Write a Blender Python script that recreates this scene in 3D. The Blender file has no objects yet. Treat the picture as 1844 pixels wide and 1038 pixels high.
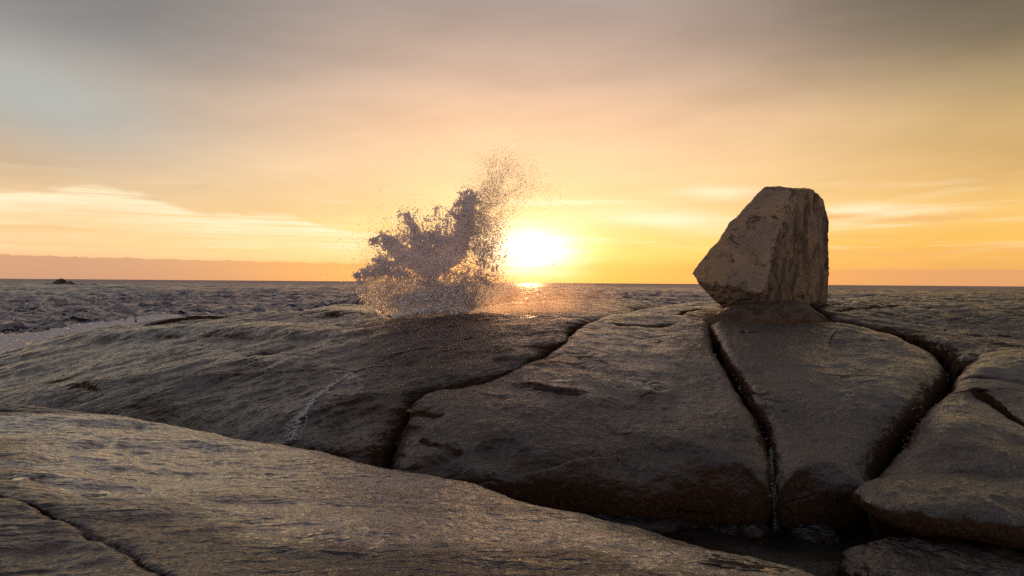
import bpy, bmesh, math, random
import numpy as np
from mathutils import Vector, Matrix

random.seed(4); RNG = np.random.default_rng(7)
rad = math.radians
scene = bpy.context.scene
col = scene.collection

# ------------------------------------------------------------------ camera
EYE = np.array([0.0, 0.0, 3.4]); FOC = 1229.0; CX, CY = 922.0, 519.0
PITCH = math.atan(10/1229.0); ROLL = 0.0076
fwd = np.array([0, math.cos(PITCH), -math.sin(PITCH)])
r0 = np.array([1.0, 0, 0]); u0 = np.cross(r0, fwd)
RT = r0*math.cos(ROLL) + u0*math.sin(ROLL); UP = -r0*math.sin(ROLL) + u0*math.cos(ROLL)
cam_d = bpy.data.cameras.new('camera'); cam = bpy.data.objects.new('camera', cam_d); col.objects.link(cam)
m = Matrix(((RT[0], UP[0], -fwd[0], EYE[0]), (RT[1], UP[1], -fwd[1], EYE[1]), (RT[2], UP[2], -fwd[2], EYE[2]), (0, 0, 0, 1)))
cam.matrix_world = m
cam_d.lens = FOC/1844*36; cam_d.sensor_width = 36; cam_d.clip_end = 60000; cam_d.clip_start = 0.1
scene.camera = cam
scene.view_settings.view_transform = 'Standard'; scene.view_settings.look = 'None'
scene.view_settings.exposure = 0.0; scene.view_settings.gamma = 1.0
scene.cycles.max_bounces = 14; scene.cycles.diffuse_bounces = 10; scene.cycles.transmission_bounces = 10; scene.cycles.volume_bounces = 1
scene.cycles.sample_clamp_indirect = 6.0; scene.cycles.sample_clamp_direct = 12.0
scene.cycles.use_denoising = False; scene.cycles.denoising_input_passes = 'RGB_ALBEDO_NORMAL'; scene.cycles.denoising_prefilter = 'ACCURATE'

SUN_AZ, SUN_EL = 1.45, 2.7      # degrees, east of straight ahead / above the horizon

# ------------------------------------------------------------------ node helpers
def lin(r, g, b):
    f = lambda c: (c/255/12.92) if c/255 <= 0.04045 else ((c/255+0.055)/1.055)**2.4
    return (f(r), f(g), f(b), 1.0)

class N:
    """tiny expression wrapper round Math nodes"""
    def __init__(s, nt, sock): s.nt = nt; s.s = sock
    def _m(s, op, *a, clamp=False):
        n = s.nt.nodes.new('ShaderNodeMath'); n.operation = op; n.use_clamp = clamp
        for i, v in enumerate((s,)+a):
            if isinstance(v, N): s.nt.links.new(v.s, n.inputs[i])
            else: n.inputs[i].default_value = v
        return N(s.nt, n.outputs[0])
    def __add__(s, o): return s._m('ADD', o)
    def __radd__(s, o): return s._m('ADD', o)
    def __sub__(s, o): return s._m('SUBTRACT', o)
    def __rsub__(s, o): return (s*-1)+o
    def __mul__(s, o): return s._m('MULTIPLY', o)
    def __rmul__(s, o): return s._m('MULTIPLY', o)
    def __truediv__(s, o): return s._m('DIVIDE', o)
    def __pow__(s, o): return s._m('POWER', o)
    def mx(s, o): return s._m('MAXIMUM', o)
    def mn(s, o): return s._m('MINIMUM', o)
    def exp(s): return s._m('EXPONENT')
    def sqrt(s): return s._m('SQRT')
    def abs(s): return s._m('ABSOLUTE')
    def clamp(s): return s._m('ADD', 0.0, clamp=True)
    def ss(s, a, b):          # smoothstep
        n = s.nt.nodes.new('ShaderNodeMapRange'); n.interpolation_type = 'SMOOTHSTEP'
        s.nt.links.new(s.s, n.inputs[0]); n.inputs[1].default_value = a; n.inputs[2].default_value = b
        return N(s.nt, n.outputs[0])

def xyz(nt, sock):
    n = nt.nodes.new('ShaderNodeSeparateXYZ'); nt.links.new(sock, n.inputs[0])
    return [N(nt, o) for o in n.outputs]
def comb(nt, x, y, z):
    n = nt.nodes.new('ShaderNodeCombineXYZ')
    for i, v in enumerate((x, y, z)):
        if isinstance(v, N): nt.links.new(v.s, n.inputs[i])
        else: n.inputs[i].default_value = v
    return n.outputs[0]
def noise(nt, vec, scale, detail=4, rough=.5, dist=0.0):
    n = nt.nodes.new('ShaderNodeTexNoise'); nt.links.new(vec, n.inputs['Vector'])
    n.inputs['Scale'].default_value = scale; n.inputs['Detail'].default_value = detail
    n.inputs['Roughness'].default_value = rough; n.inputs['Distortion'].default_value = dist
    return N(nt, n.outputs['Fac'])
def ramp(nt, fac, stops, interp='LINEAR'):
    n = nt.nodes.new('ShaderNodeValToRGB'); nt.links.new(fac.s, n.inputs[0]); e = n.color_ramp.elements
    n.color_ramp.interpolation = interp
    while len(e) > 1: e.remove(e[-1])
    e[0].position = stops[0][0]; e[0].color = stops[0][1]
    for p, c in stops[1:]:
        k = e.new(p); k.color = c
    return n.outputs[0]
def mix(nt, fac, a, b, mode='MIX'):
    n = nt.nodes.new('ShaderNodeMix'); n.data_type = 'RGBA'; n.blend_type = mode
    if isinstance(fac, N): nt.links.new(fac.s, n.inputs[0])
    else: n.inputs[0].default_value = fac
    for i, v in ((6, a), (7, b)):
        if isinstance(v, (tuple, list)): n.inputs[i].default_value = v
        else: nt.links.new(v, n.inputs[i])
    return n.outputs[2]

# ------------------------------------------------------------------ sky
world = bpy.data.worlds.new('World'); scene.world = world; world.use_nodes = True
nt = world.node_tree; nt.nodes.clear()
tc = nt.nodes.new('ShaderNodeTexCoord'); X, Y, Z = xyz(nt, tc.outputs['Generated'])
az = X._m('ARCTAN2', Y)*57.2958
el = Z._m('ARCSINE')*57.2958
def colramp(stops):    # elevation in degrees, 0..90
    return ramp(nt, (el/90.0).clamp(), [(e/90.0, lin(*c)) for e, c in stops])
HI = (122, 126, 136)
left = colramp([(0, (222,168,138)), (2.2, (250,203,145)), (4, (252,212,152)), (6, (232,196,152)), (8, (215,186,152)), (11, (193,173,153)), (14, (172,160,148)), (17, (142,140,138)), (20.5, (124,123,122)), (30, (134,124,122)), (48, (100,94,98)), (65, (62,65,78)), (90, (52,57,74))])
midc = colramp([(0, (250,158,60)), (2.5, (255,208,112)), (5, (255,218,146)), (9, (252,213,163)), (13, (240,198,160)), (17, (206,176,154)), (22, (170,153,144)), (34, (174,148,136)), (48, (112,101,102)), (65, (62,65,78)), (90, (52,57,74))])
right = colramp([(0, (226,164,108)), (1.6, (240,178,96)), (3, (250,190,90)), (5, (247,198,112)), (7.5, (226,180,114)), (11, (202,167,112)), (14, (172,147,108)), (17, (120,106,84)), (20, (96,88,72)), (28, (112,104,94)), (46, (100,94,94)), (65, (62,65,78)), (90, (52,57,74))])
back = colramp([(0, (222,198,188)), (10, (216,196,188)), (26, (134,126,130)), (50, (70,73,86)), (90, (52,57,74))])
wl = (az*-1).ss(2, 34); wr = az.ss(6, 37)
base = mix(nt, wl, midc, left); base = mix(nt, wr, base, right)
base = mix(nt, az.abs().ss(48, 110), base, back)
# thin streaks and soft mottling of the cloud sheet
cv = comb(nt, az*0.035, el*0.16, 0.0)
n1 = noise(nt, cv, 1.6, 5, .55, .3)
cv2 = comb(nt, az*0.02 + el*0.012, el*0.09 - az*0.012, 3.0)
n2 = noise(nt, cv2, 2.2, 4, .5, .2)
mot = 1.0 + (n1-0.5)*0.42 + (n2-0.5)*0.36
v = nt.nodes.new('ShaderNodeVectorMath'); v.operation = 'SCALE'; nt.links.new(base, v.inputs[0]); nt.links.new(mot.s, v.inputs['Scale'])
base = v.outputs[0]
# bright gaps in the cloud, wind-drawn along the horizon
wob = noise(nt, comb(nt, az*0.12, el*0.5, 7.0), 1.3, 6, .62, .4)
elw = el + (wob-0.5)*1.1
def gap(a0, e0, wa, we, pw=1.0):
    k = (((az-a0)/wa)**2.0 + (((elw-e0)/we)**2.0))*-1
    return k.exp()*pw
def px2ae(px, py):
    d = fwd + RT*(px-CX)/FOC + UP*(CY-py)/FOC; d = d/np.linalg.norm(d)
    return math.degrees(math.atan2(d[0], d[1])), math.degrees(math.asin(d[2]))
strk = noise(nt, comb(nt, az*0.045, el*1.5, 4.0), 1.2, 6, .62, .2)
strk3 = noise(nt, comb(nt, az*0.06+el*.05, el*0.85, 14.0), 1.5, 6, .6, .5)
# lower edge of the thick sheet on the left
edge_pts = [(-60, 5.8), (-36.9, 5.9), (-31.4, 6.75), (-28.2, 6.2), (-24, 5.1), (-18, 5.05), (-13, 4.1), (-9, 3.6), (-2, 3.2)]
ed = ramp(nt, ((az+60)/60).clamp(), [((a+60)/60, (e/10, e/10, e/10, 1)) for a, e in edge_pts])
sepc = nt.nodes.new('ShaderNodeSeparateColor'); nt.links.new(ed, sepc.inputs[0])
dlt = N(nt, sepc.outputs[0])*10.0 - (el + (wob-0.5)*1.9 + (strk-0.5)*1.0)
wisp = noise(nt, comb(nt, az*0.05, el*0.9, 1.0), 1.5, 5, .6)
open_l = dlt.ss(-0.10, 0.45) * ((dlt.mx(0.0)/-1.9).exp()) * (az*-1).ss(6, 15) * (0.25+wisp*1.3)
strk2 = noise(nt, comb(nt, az*0.03, el*2.6, 9.0), 1.4, 5, .62, .3)
g = open_l*1.35*(strk2.ss(.30, .56)*.75+.25)
for (px, py, wx, wy, pw) in [(1290, 346, 70, 9, .8), (1010, 366, 90, 6, .7), (1540, 378, 75, 9, .8), (1650, 384, 70, 6, .5), (1520, 400, 120, 10, .4), (1200, 398, 110, 12, .65), (1130, 385, 120, 14, .4), (1290, 415, 60, 12, .35)]:
    a, e = px2ae(px, py); g = g + gap(a, e, wx/21.5, wy/21.5, pw)
g = (g*(0.6+wob*0.8) + strk3.ss(.50, .68)*.32*el.ss(1.6, 2.6)*(el*-1).ss(-9.5, -5)).clamp()
base = mix(nt, g, base, (1.0, .85, .56, 1))
# dark slim cloud bars on the right
dk = None
for (px, py, wx, wy, pw) in [(1500, 389, 55, 5, .8), (1650, 396, 80, 5, .8), (1700, 452, 210, 6, .45), (1420, 460, 160, 5, .3), (60, 412, 90, 4, .35), (1560, 425, 60, 3, .4)]:
    a, e = px2ae(px, py); t = gap(a, e, wx/21.5, wy/21.5, pw); dk = t if dk is None else dk + t
base = mix(nt, dk.clamp(), base, lin(236, 176, 108))
# bluish thin patch top left
a, e = px2ae(60, 170); k = ((((az-a+ (el-e)*0.9)/7.0)**2.0 + ((el-e)/3.2)**2.0)*-1).exp()
base = mix(nt, k*0.8, base, lin(178, 184, 180))
# far cloud bank along the horizon
bank_top = 1.62 - (az+37)*0.0065 + (noise(nt, comb(nt, az*0.35, 0.0, 0.0), 2.2, 6, .65)-0.5)*0.55
bf = (bank_top-el).ss(-0.04, 0.06)
bank_c = mix(nt, wl, lin(252,180,88), lin(204,154,122)); bank_c = mix(nt, wr, bank_c, lin(222,160,108))
base = mix(nt, bf*0.85*(az.abs()*-1).ss(-70, -50), base, bank_c)
# the sun's glow through thin cloud
dx_ = az-SUN_AZ; dy_ = el-SUN_EL+(wob-.5)*.7
core = (((dx_/.8)**2.0+((el-SUN_EL)/.75)**2.0)*-1).exp()*3.0
soft = (((dx_/3.6)**2.0+(dy_/1.75)**2.0)*-1).exp()*1.7*(.35+strk*1.3)
halo = (((dx_/7.5)**2.0+(dy_/3.2)**2.0).sqrt()*-1.2).exp()*.42*(.55+strk*.9)
wide = (((dx_/1.3)**2.0+(el-SUN_EL)**2.0).sqrt()/-10.0).exp()*.16
gl = comb(nt, core+soft*.9+halo*.8+wide, core*.8+soft*.84+halo*.28+wide*.42, core*.5+soft*.76+halo*.14+wide*.22)
v = nt.nodes.new('ShaderNodeVectorMath'); v.operation = 'ADD'; nt.links.new(base, v.inputs[0]); nt.links.new(gl, v.inputs[1])
# physical sky behind the cloud sheet, faint at this hour
sk = nt.nodes.new('ShaderNodeTexSky'); sk.sky_type = 'NISHITA'; sk.sun_disc = False
sk.sun_elevation = rad(SUN_EL); sk.sun_rotation = rad(SUN_AZ)
bg = nt.nodes.new('ShaderNodeBackground'); nt.links.new(v.outputs[0], bg.inputs[0]); bg.inputs[1].default_value = 1.0
bg2 = nt.nodes.new('ShaderNodeBackground'); nt.links.new(sk.outputs[0], bg2.inputs[0]); bg2.inputs[1].default_value = 0.01
ad = nt.nodes.new('ShaderNodeAddShader'); nt.links.new(bg.outputs[0], ad.inputs[0]); nt.links.new(bg2.outputs[0], ad.inputs[1])
out = nt.nodes.new('ShaderNodeOutputWorld'); nt.links.new(ad.outputs[0], out.inputs[0])
world.cycles.sampling_method = 'MANUAL'; world.cycles.sample_map_resolution = 2048

sun_d = bpy.data.lights.new('sun', 'SUN'); sun_d.energy = 5.0; sun_d.angle = rad(1.2); sun_d.color = (1.0, .50, .19)
sun = bpy.data.objects.new('sun', sun_d); col.objects.link(sun)
LE = SUN_EL+.25
sv = Vector((math.sin(rad(SUN_AZ))*math.cos(rad(LE)), math.cos(rad(SUN_AZ))*math.cos(rad(LE)), math.sin(rad(LE))))
sun.rotation_euler = sv.to_track_quat('Z', 'Y').to_euler()

# ------------------------------------------------------------------ numeric helpers
def ray(px, py): return fwd + RT*(px-CX)/FOC + UP*(CY-py)/FOC
def at(px, py, y):
    d = ray(px, py); return EYE + d*(y/d[1])

from concurrent.futures import ThreadPoolExecutor
POOL = ThreadPoolExecutor(4)
_g = np.random.default_rng(99); PERM = _g.permutation(4096).astype(np.int32); PERM = np.concatenate([PERM, PERM])
GRD = _g.normal(size=(4096, 3)); GRD = (GRD/np.linalg.norm(GRD, axis=1, keepdims=True)).astype(np.float32)
def _vn(p):
    i = np.floor(p); f = (p-i).astype(np.float32); i = i.astype(np.int32) & 4095
    u = f*f*f*(f*(f*6-15)+10); out = np.zeros(len(p), np.float32)
    x0, x1 = i[:, 0], (i[:, 0]+1) & 4095; z0 = i[:, 2]; z1 = (z0+1) & 4095; y0 = i[:, 1]; y1 = (y0+1) & 4095
    for dx, xi in ((0, x0), (1, x1)):
        hx = PERM[xi]; wx = u[:, 0] if dx else 1-u[:, 0]; fx = f[:, 0]-dx
        for dy, yi in ((0, y0), (1, y1)):
            hy = PERM[hx+yi]; wy = wx*(u[:, 1] if dy else 1-u[:, 1]); fy = f[:, 1]-dy
            for dz, zi in ((0, z0), (1, z1)):
                g = GRD[PERM[hy+zi]]; w = wy*(u[:, 2] if dz else 1-u[:, 2])
                out += w*(g[:, 0]*fx+g[:, 1]*fy+g[:, 2]*(f[:, 2]-dz))
    return out
def par(fn, p, ch=16000):
    r = list(POOL.map(fn, [p[k:k+ch] for k in range(0, len(p), ch)])) if len(p) else []
    return np.concatenate(r) if r else np.zeros(0)
def vnoise(p, seed=0):
    """gradient noise, about -1..1"""
    off = np.array([seed*17.31+.5, seed*7.77+.2, seed*3.13+.7])
    return par(lambda q: _vn(q+off), p)*1.55
def fbm(p, octv=4, lac=2.1, gain=.5, seed=0):
    a = 1; s = 0
    for k in range(octv):
        s = s + a*vnoise(p, seed+k); p = p*lac + 11.3; a *= gain
    return s

class TPS:
    def __init__(s, pts, lam=0.02):
        P = np.array(pts, float); s.c = P[:, :2]; n = len(P)
        K = s.k(s.c, s.c) + lam*np.eye(n)
        A = np.zeros((n+3, n+3)); A[:n, :n] = K; A[:n, n] = 1; A[:n, n+1:] = s.c; A[n, :n] = 1; A[n+1:, :n] = s.c.T
        b = np.zeros(n+3); b[:n] = P[:, 2]; s.w = np.linalg.solve(A, b)
    def k(s, a, b):
        d2 = ((a[:, None, :]-b[None])**2).sum(-1)+1e-9
        return 0.5*d2*np.log(d2)
    def __call__(s, xy):
        return par(lambda q: s.k(q, s.c)@s.w[:-3] + s.w[-3] + q@s.w[-2:], np.atleast_2d(xy), 4000)
def hit(px, py, surf, dz=0.0, y0=2.5, y1=60):
    d = ray(px, py); ys = np.exp(np.linspace(math.log(y0), math.log(y1), 1200))
    P = EYE + d[None]*(ys/d[1])[:, None]; q = P[:, 2] - (surf(P[:, :2])+dz)
    k = np.argmax(q < 0)
    if q[k] >= 0: raise ValueError('miss %s %s' % (px, py))
    return P[k]

def link(name, me, parent=None):
    o = bpy.data.objects.new(name, me); col.objects.link(o)
    if parent: o.parent = parent
    return o
def mesh_from(name, V, F, mat, smooth=True, origin=None, parent=None):
    V = np.asarray(V, np.float32); F = np.asarray(F, np.int32)
    if origin is None: origin = np.zeros(3)
    V = V - np.asarray(origin, np.float32)
    me = bpy.data.meshes.new(name); k = F.shape[1]
    me.vertices.add(len(V)); me.vertices.foreach_set('co', V.ravel())
    me.loops.add(F.size); me.loops.foreach_set('vertex_index', F.ravel())
    me.polygons.add(len(F)); me.polygons.foreach_set('loop_start', np.arange(0, F.size, k, dtype=np.int32))
    me.polygons.foreach_set('loop_total', np.full(len(F), k, np.int32))
    me.update(calc_edges=True); me.validate()
    if smooth: me.polygons.foreach_set('use_smooth', np.ones(len(me.polygons), bool))
    me.materials.append(mat)
    o = link(name, me, parent); o.location = origin
    return o
def tag(o, label=None, cat=None, group=None, kind=None):
    if cat == 'rock' and not kind: kind = 'thing'
    for k, v in (('label', label), ('category', cat), ('group', group), ('kind', kind)):
        if v: o[k] = v
    return o

# ------------------------------------------------------------------ materials
def new_mat(name):
    mt = bpy.data.materials.new(name); mt.use_nodes = True; mt.node_tree.nodes.clear(); return mt
def principled(nt):
    b = nt.nodes.new('ShaderNodeBsdfPrincipled'); o = nt.nodes.new('ShaderNodeOutputMaterial')
    nt.links.new(b.outputs[0], o.inputs[0]); return b
def setin(nt, b, k, v):
    if isinstance(v, N): nt.links.new(v.s, b.inputs[k])
    elif isinstance(v, (int, float, tuple)): b.inputs[k].default_value = v
    else: nt.links.new(v, b.inputs[k])

def granite(name, wet=0.6, warm=(96, 68, 44), cool=(74, 60, 50), dark=(40, 32, 28), bump=1.0, green=0.0, streak=None, spec=.8, shift=0.0, rmin=.14, ochre=(96, 66, 38), relief=1.0, fr=1.0, wvar=3.0, grain=1.0, ior=2.1, dk=.52, nlow=.88, pools=(), dry=0.0):
    mt = new_mat(name); nt = mt.node_tree; b = principled(nt)
    geo = nt.nodes.new('ShaderNodeNewGeometry'); P = geo.outputs['Position']
    px, py, pz = xyz(nt, P); nx, ny, nz = xyz(nt, geo.outputs['Normal'])
    if streak is not None:      # coordinates stretched along the run-off direction
        c, s = math.cos(streak), math.sin(streak)
        S = comb(nt, (px*c+py*s)*0.3, py*c-px*s, pz)
    else: S = P
    big = noise(nt, P, 0.55+shift, 5, .6); med = noise(nt, S, 2.6, 6, .65, .3); fine = noise(nt, P, 38, 5, .7); grit = noise(nt, P, 130, 2, .6)
    c = mix(nt, big.ss(.38, .62), lin(*warm), lin(*cool))
    c = mix(nt, (med.ss(.46, .66))*0.8, c, lin(*dark))
    if green:
        c = mix(nt, noise(nt, S, .8, 4, .6).ss(.50, .64)*green, c, lin(44, 48, 24))
    low = ((nz*-1 + nlow + (med-0.5)*0.5).ss(0.0, .35))     # faces that turn under stay drier, with ochre lichen
    c = mix(nt, low*0.7, c, lin(*ochre))
    c = mix(nt, fine.ss(.44, .60)*0.75, c, lin(20, 16, 13))
    c = mix(nt, noise(nt, P, 17, 4, .7).ss(.52, .66)*0.40, c, lin(150, 112, 78))
    c = mix(nt, grit.ss(.56, .68)*0.5, c, lin(165, 136, 108))
    W = (((nz-0.72)*3.2 + (noise(nt, S, 1.3, 5, .6)-0.5)*2.6 + (noise(nt, P, .45, 3, .5)-.5)*wvar + wet).clamp())*(1-low*0.9)
    pwr = N(nt, nt.nodes.new('ShaderNodeValue').outputs[0])
    if pools:      # places where spray lies wet: (x, y, radius across, radius along, amount)
        wob_ = (noise(nt, P, .7, 4, .6)-.5)*1.6; pw = None
        for (qx, qy, ra, rb, am) in pools:
            t_ = (((((px-qx)/ra)**2.0 + ((py-qy)/rb)**2.0).sqrt() + wob_)*-1).ss(-1.25, -.45)*am
            pw = t_ if pw is None else pw.mx(t_)
        W = (W*(1.0-dry) + pw*(1.0-low)).clamp(); pwr = pw*relief*.42
    c = mix(nt, W*0.55, c, mix(nt, 1.0, c, (.40, .40, .44, 1), 'MULTIPLY'))
    c = mix(nt, 1.0, c, (dk, dk, dk, 1), 'MULTIPLY')
    setin(nt, b, 'Base Color', c)
    setin(nt, b, 'Roughness', (0.8 - W*0.42).clamp())
    b.inputs['IOR'].default_value = 1.5
    setin(nt, b, 'Specular IOR Level', W*.4+0.1)
    # water film over the wet parts
    setin(nt, b, 'Coat Weight', W*spec)
    setin(nt, b, 'Coat Roughness', rmin + (fine-.5)*.15)
    b.inputs['Coat IOR'].default_value = ior
    r1 = noise(nt, S, 11*fr, 2, .5, .5); r2 = noise(nt, P, 34, 3, .6, .5); r3 = noise(nt, P, 105, 2, .6)
    film = 1.0 - noise(nt, P, 1.1, 4, .6, .5).ss(.60, .68)*W*0.85   # standing water film smooths the skin
    h = (r1*0.055/fr*(film*.6+.4)*(pwr*-1+relief)*(noise(nt, P, .9, 3, .5).ss(.3, .7)*.9+.45) + (r2*0.010 + r3*0.0025)*film*grain)
    bp = nt.nodes.new('ShaderNodeBump'); nt.links.new(h.s, bp.inputs['Height']); bp.inputs['Strength'].default_value = 1.0*bump
    bp.inputs['Distance'].default_value = 1.0
    nt.links.new(bp.outputs[0], b.inputs['Normal']); nt.links.new(bp.outputs[0], b.inputs['Coat Normal'])
    return mt

M_FORE = granite('wet_granite_foreground', wet=.75, warm=(98, 58, 38), cool=(76, 50, 40), streak=0.25, spec=1.0, rmin=.08, relief=1.2, wvar=5.0, dk=.5, dry=.5, ior=3.2, pools=[(-2.2, 6.6, 2.9, 1.6, 1.0), (-.5, 5.0, 1.6, .9, .8), (-4.5, 7.8, 2.0, 1.0, .8), (1.4, 4.7, 1.3, .5, .9)])
M_A = granite('damp_granite_streaked', wet=0.45, warm=(98, 66, 44), cool=(80, 60, 48), green=.75, streak=0.55, spec=.85, rmin=.14, relief=.95, fr=.9, grain=2.0, dk=.52)
M_B = granite('wet_granite_brown', wet=0.6, warm=(104, 68, 38), cool=(82, 60, 44), spec=1.0, shift=.1, rmin=.09, dry=.15, pools=[(2.9, 12.0, 1.6, 1.3, 1.0), (1.6, 14.0, 1.6, 1.2, .8), (.6, 11.2, 1.0, .5, .7)], relief=.75, fr=.85, grain=1.8)
M_C = granite('wet_granite_grey', wet=0.75, warm=(100, 82, 66), cool=(84, 76, 70), spec=1.0, shift=.2, rmin=.09, dry=.15, pools=[(5.6, 11.8, 1.2, .9, 1.0), (6.6, 13.4, 1.3, .9, .8), (7.6, 10.2, 1.1, .7, .9), (8.6, 11.8, 1.0, .6, .8)], relief=.75, fr=.85, grain=1.8)
M_E = granite('wet_granite_far', wet=0.35, warm=(108, 80, 54), cool=(90, 74, 60), spec=.85, shift=.3, rmin=.16, relief=.7, fr=.7, grain=2.0)
M_D = granite('granite_dry_dome', wet=.0, warm=(128, 108, 92), cool=(116, 102, 92), spec=.7, rmin=.25, relief=.6, grain=2.0, dk=1.0)
M_DARK = granite('wet_granite_shaded', wet=0.7, warm=(48, 33, 21), cool=(38, 30, 24), dark=(20, 17, 15), spec=.5, ochre=(50, 32, 18))  # granite colour darkened to paint the shade down in the gully
M_BED = granite('shade_black_rock', wet=-.5, warm=(22, 18, 15), cool=(20, 18, 17), dark=(12, 11, 10), spec=.2, ochre=(24, 18, 12))  # near-black colour stands in for deep shade under the overhang

# ------------------------------------------------------------------ ground surfaces that the slabs follow
def anchors(lst): return [tuple(at(*p)) for p in lst]
GM = TPS(anchors([
    (-150, 690, 25), (0, 662, 25), (100, 612, 25), (150, 597, 25), (300, 580, 23), (440, 569, 22), (600, 560, 20.5), (600, 552, 24),
    (0, 705, 16), (200, 725, 12.6), (200, 650, 17), (400, 765, 11.2), (400, 650, 14.6), (400, 600, 18.5), (600, 800, 9.9), (600, 720, 11.3), (600, 640, 13.6), (600, 590, 16.5),
    (780, 574, 16.0), (760, 640, 13.3), (900, 640, 12.8), (900, 590, 14.8), (960, 571, 16.0), (1060, 574, 16), (800, 690, 11.7),
    (1000, 710, 10.9), (1000, 770, 9.9), (850, 760, 10.2), (1200, 650, 12.6), (1200, 600, 14.8), (1250, 581, 16.2), (1300, 780, 9.9), (1200, 720, 11.0), (1150, 800, 9.7),
    (1500, 600, 15.3), (1500, 700, 11.6), (1480, 800, 9.9), (1650, 640, 13.5), (1400, 584, 16.8), (1600, 760, 10.4),
    (1300, 548, 19.0), (1390, 541, 19.2), (1480, 545, 19.5), (1450, 570, 17.2), (1640, 535, 24), (1844, 530, 26), (1700, 592, 17), (1844, 622, 14.5), (2050, 600, 15),
    (1844, 645, 12.5), (1720, 760, 9.8), (1844, 800, 9.2), (1700, 845, 8.7), (2000, 760, 10),
    (1000, 553, 20), (1150, 550, 21)]) +
    [(-30, 40, -1.0), (-10, 36, -.4), (0, 34, .6), (12, 36, 1.4), (25, 36, 2.0), (30, 22, 2.9), (-30, 14, -.5), (-16, 10, .4), (22, 8, 1.6)], .03)
GF = TPS(anchors([(0, 712, 9.4), (150, 730, 9.0), (380, 768, 8.3), (620, 815, 7.4), (800, 852, 6.9), (900, 872, 6.6), (1100, 921, 6.0), (1300, 971, 5.4), (1500, 1030, 4.7),
    (0, 1038, 3.35), (500, 1038, 3.6), (900, 1038, 3.8), (1250, 1038, 4.1), (600, 900, 5.3), (300, 850, 6.0), (0, 850, 5.2), (250, 940, 4.3), (900, 950, 5.0), (-300, 760, 8), (1100, 985, 4.8)]) +
    [(0, 0, 1.75), (3, 1.5, 1.35), (-5, 1, 1.9), (-9, 4, 1.85), (-9, 8, 1.6), (5, 1, .9)], .02)

def catmull(P, n_out, wfun=None):
    P = np.asarray(P, float); n = len(P); o = []
    for i in range(n):
        p0, p1, p2, p3 = P[i-1], P[i], P[(i+1) % n], P[(i+2) % n]
        for t in np.linspace(0, 1, 24, endpoint=False):
            o.append(0.5*((2*p1)+(-p0+p2)*t+(2*p0-5*p1+4*p2-p3)*t*t+(-p0+3*p1-3*p2+p3)*t**3))
    o = np.array(o); d = np.linalg.norm(np.roll(o[:, :2], -1, 0)-o[:, :2], axis=1)
    w = d/(np.hypot(o[:, 0], o[:, 1])) ** .8 + 1e-6    # a little denser where nearer
    s = np.concatenate([[0], np.cumsum(w)]); oc = np.vstack([o, o[:1]])
    q = np.linspace(0, s[-1], n_out, endpoint=False)
    return np.stack([np.interp(q, s, oc[:, k]) for k in range(o.shape[1])], 1)

def poly_dist(xy, line, closed=False):
    """distance, arc position 0..1 and side of xy from a polyline"""
    A = line[:-1] if not closed else line; B = line[1:] if not closed else np.roll(line, -1, 0)
    D = B-A; L2 = (D**2).sum(1)+1e-12; best = np.full(len(xy), 1e9); side = np.zeros(len(xy)); pos = np.zeros(len(xy))
    for i in range(len(A)):
        v = xy-A[i]; t = np.clip((v@D[i])/L2[i], 0, 1); q = v-t[:, None]*D[i]; d = np.hypot(q[:, 0], q[:, 1])
        k = d < best; best[k] = d[k]; pos[k] = (i+t[k])/len(A)
        side[k] = np.sign(D[i][0]*v[k, 1]-D[i][1]*v[k, 0])
    return best, pos, side

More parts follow.
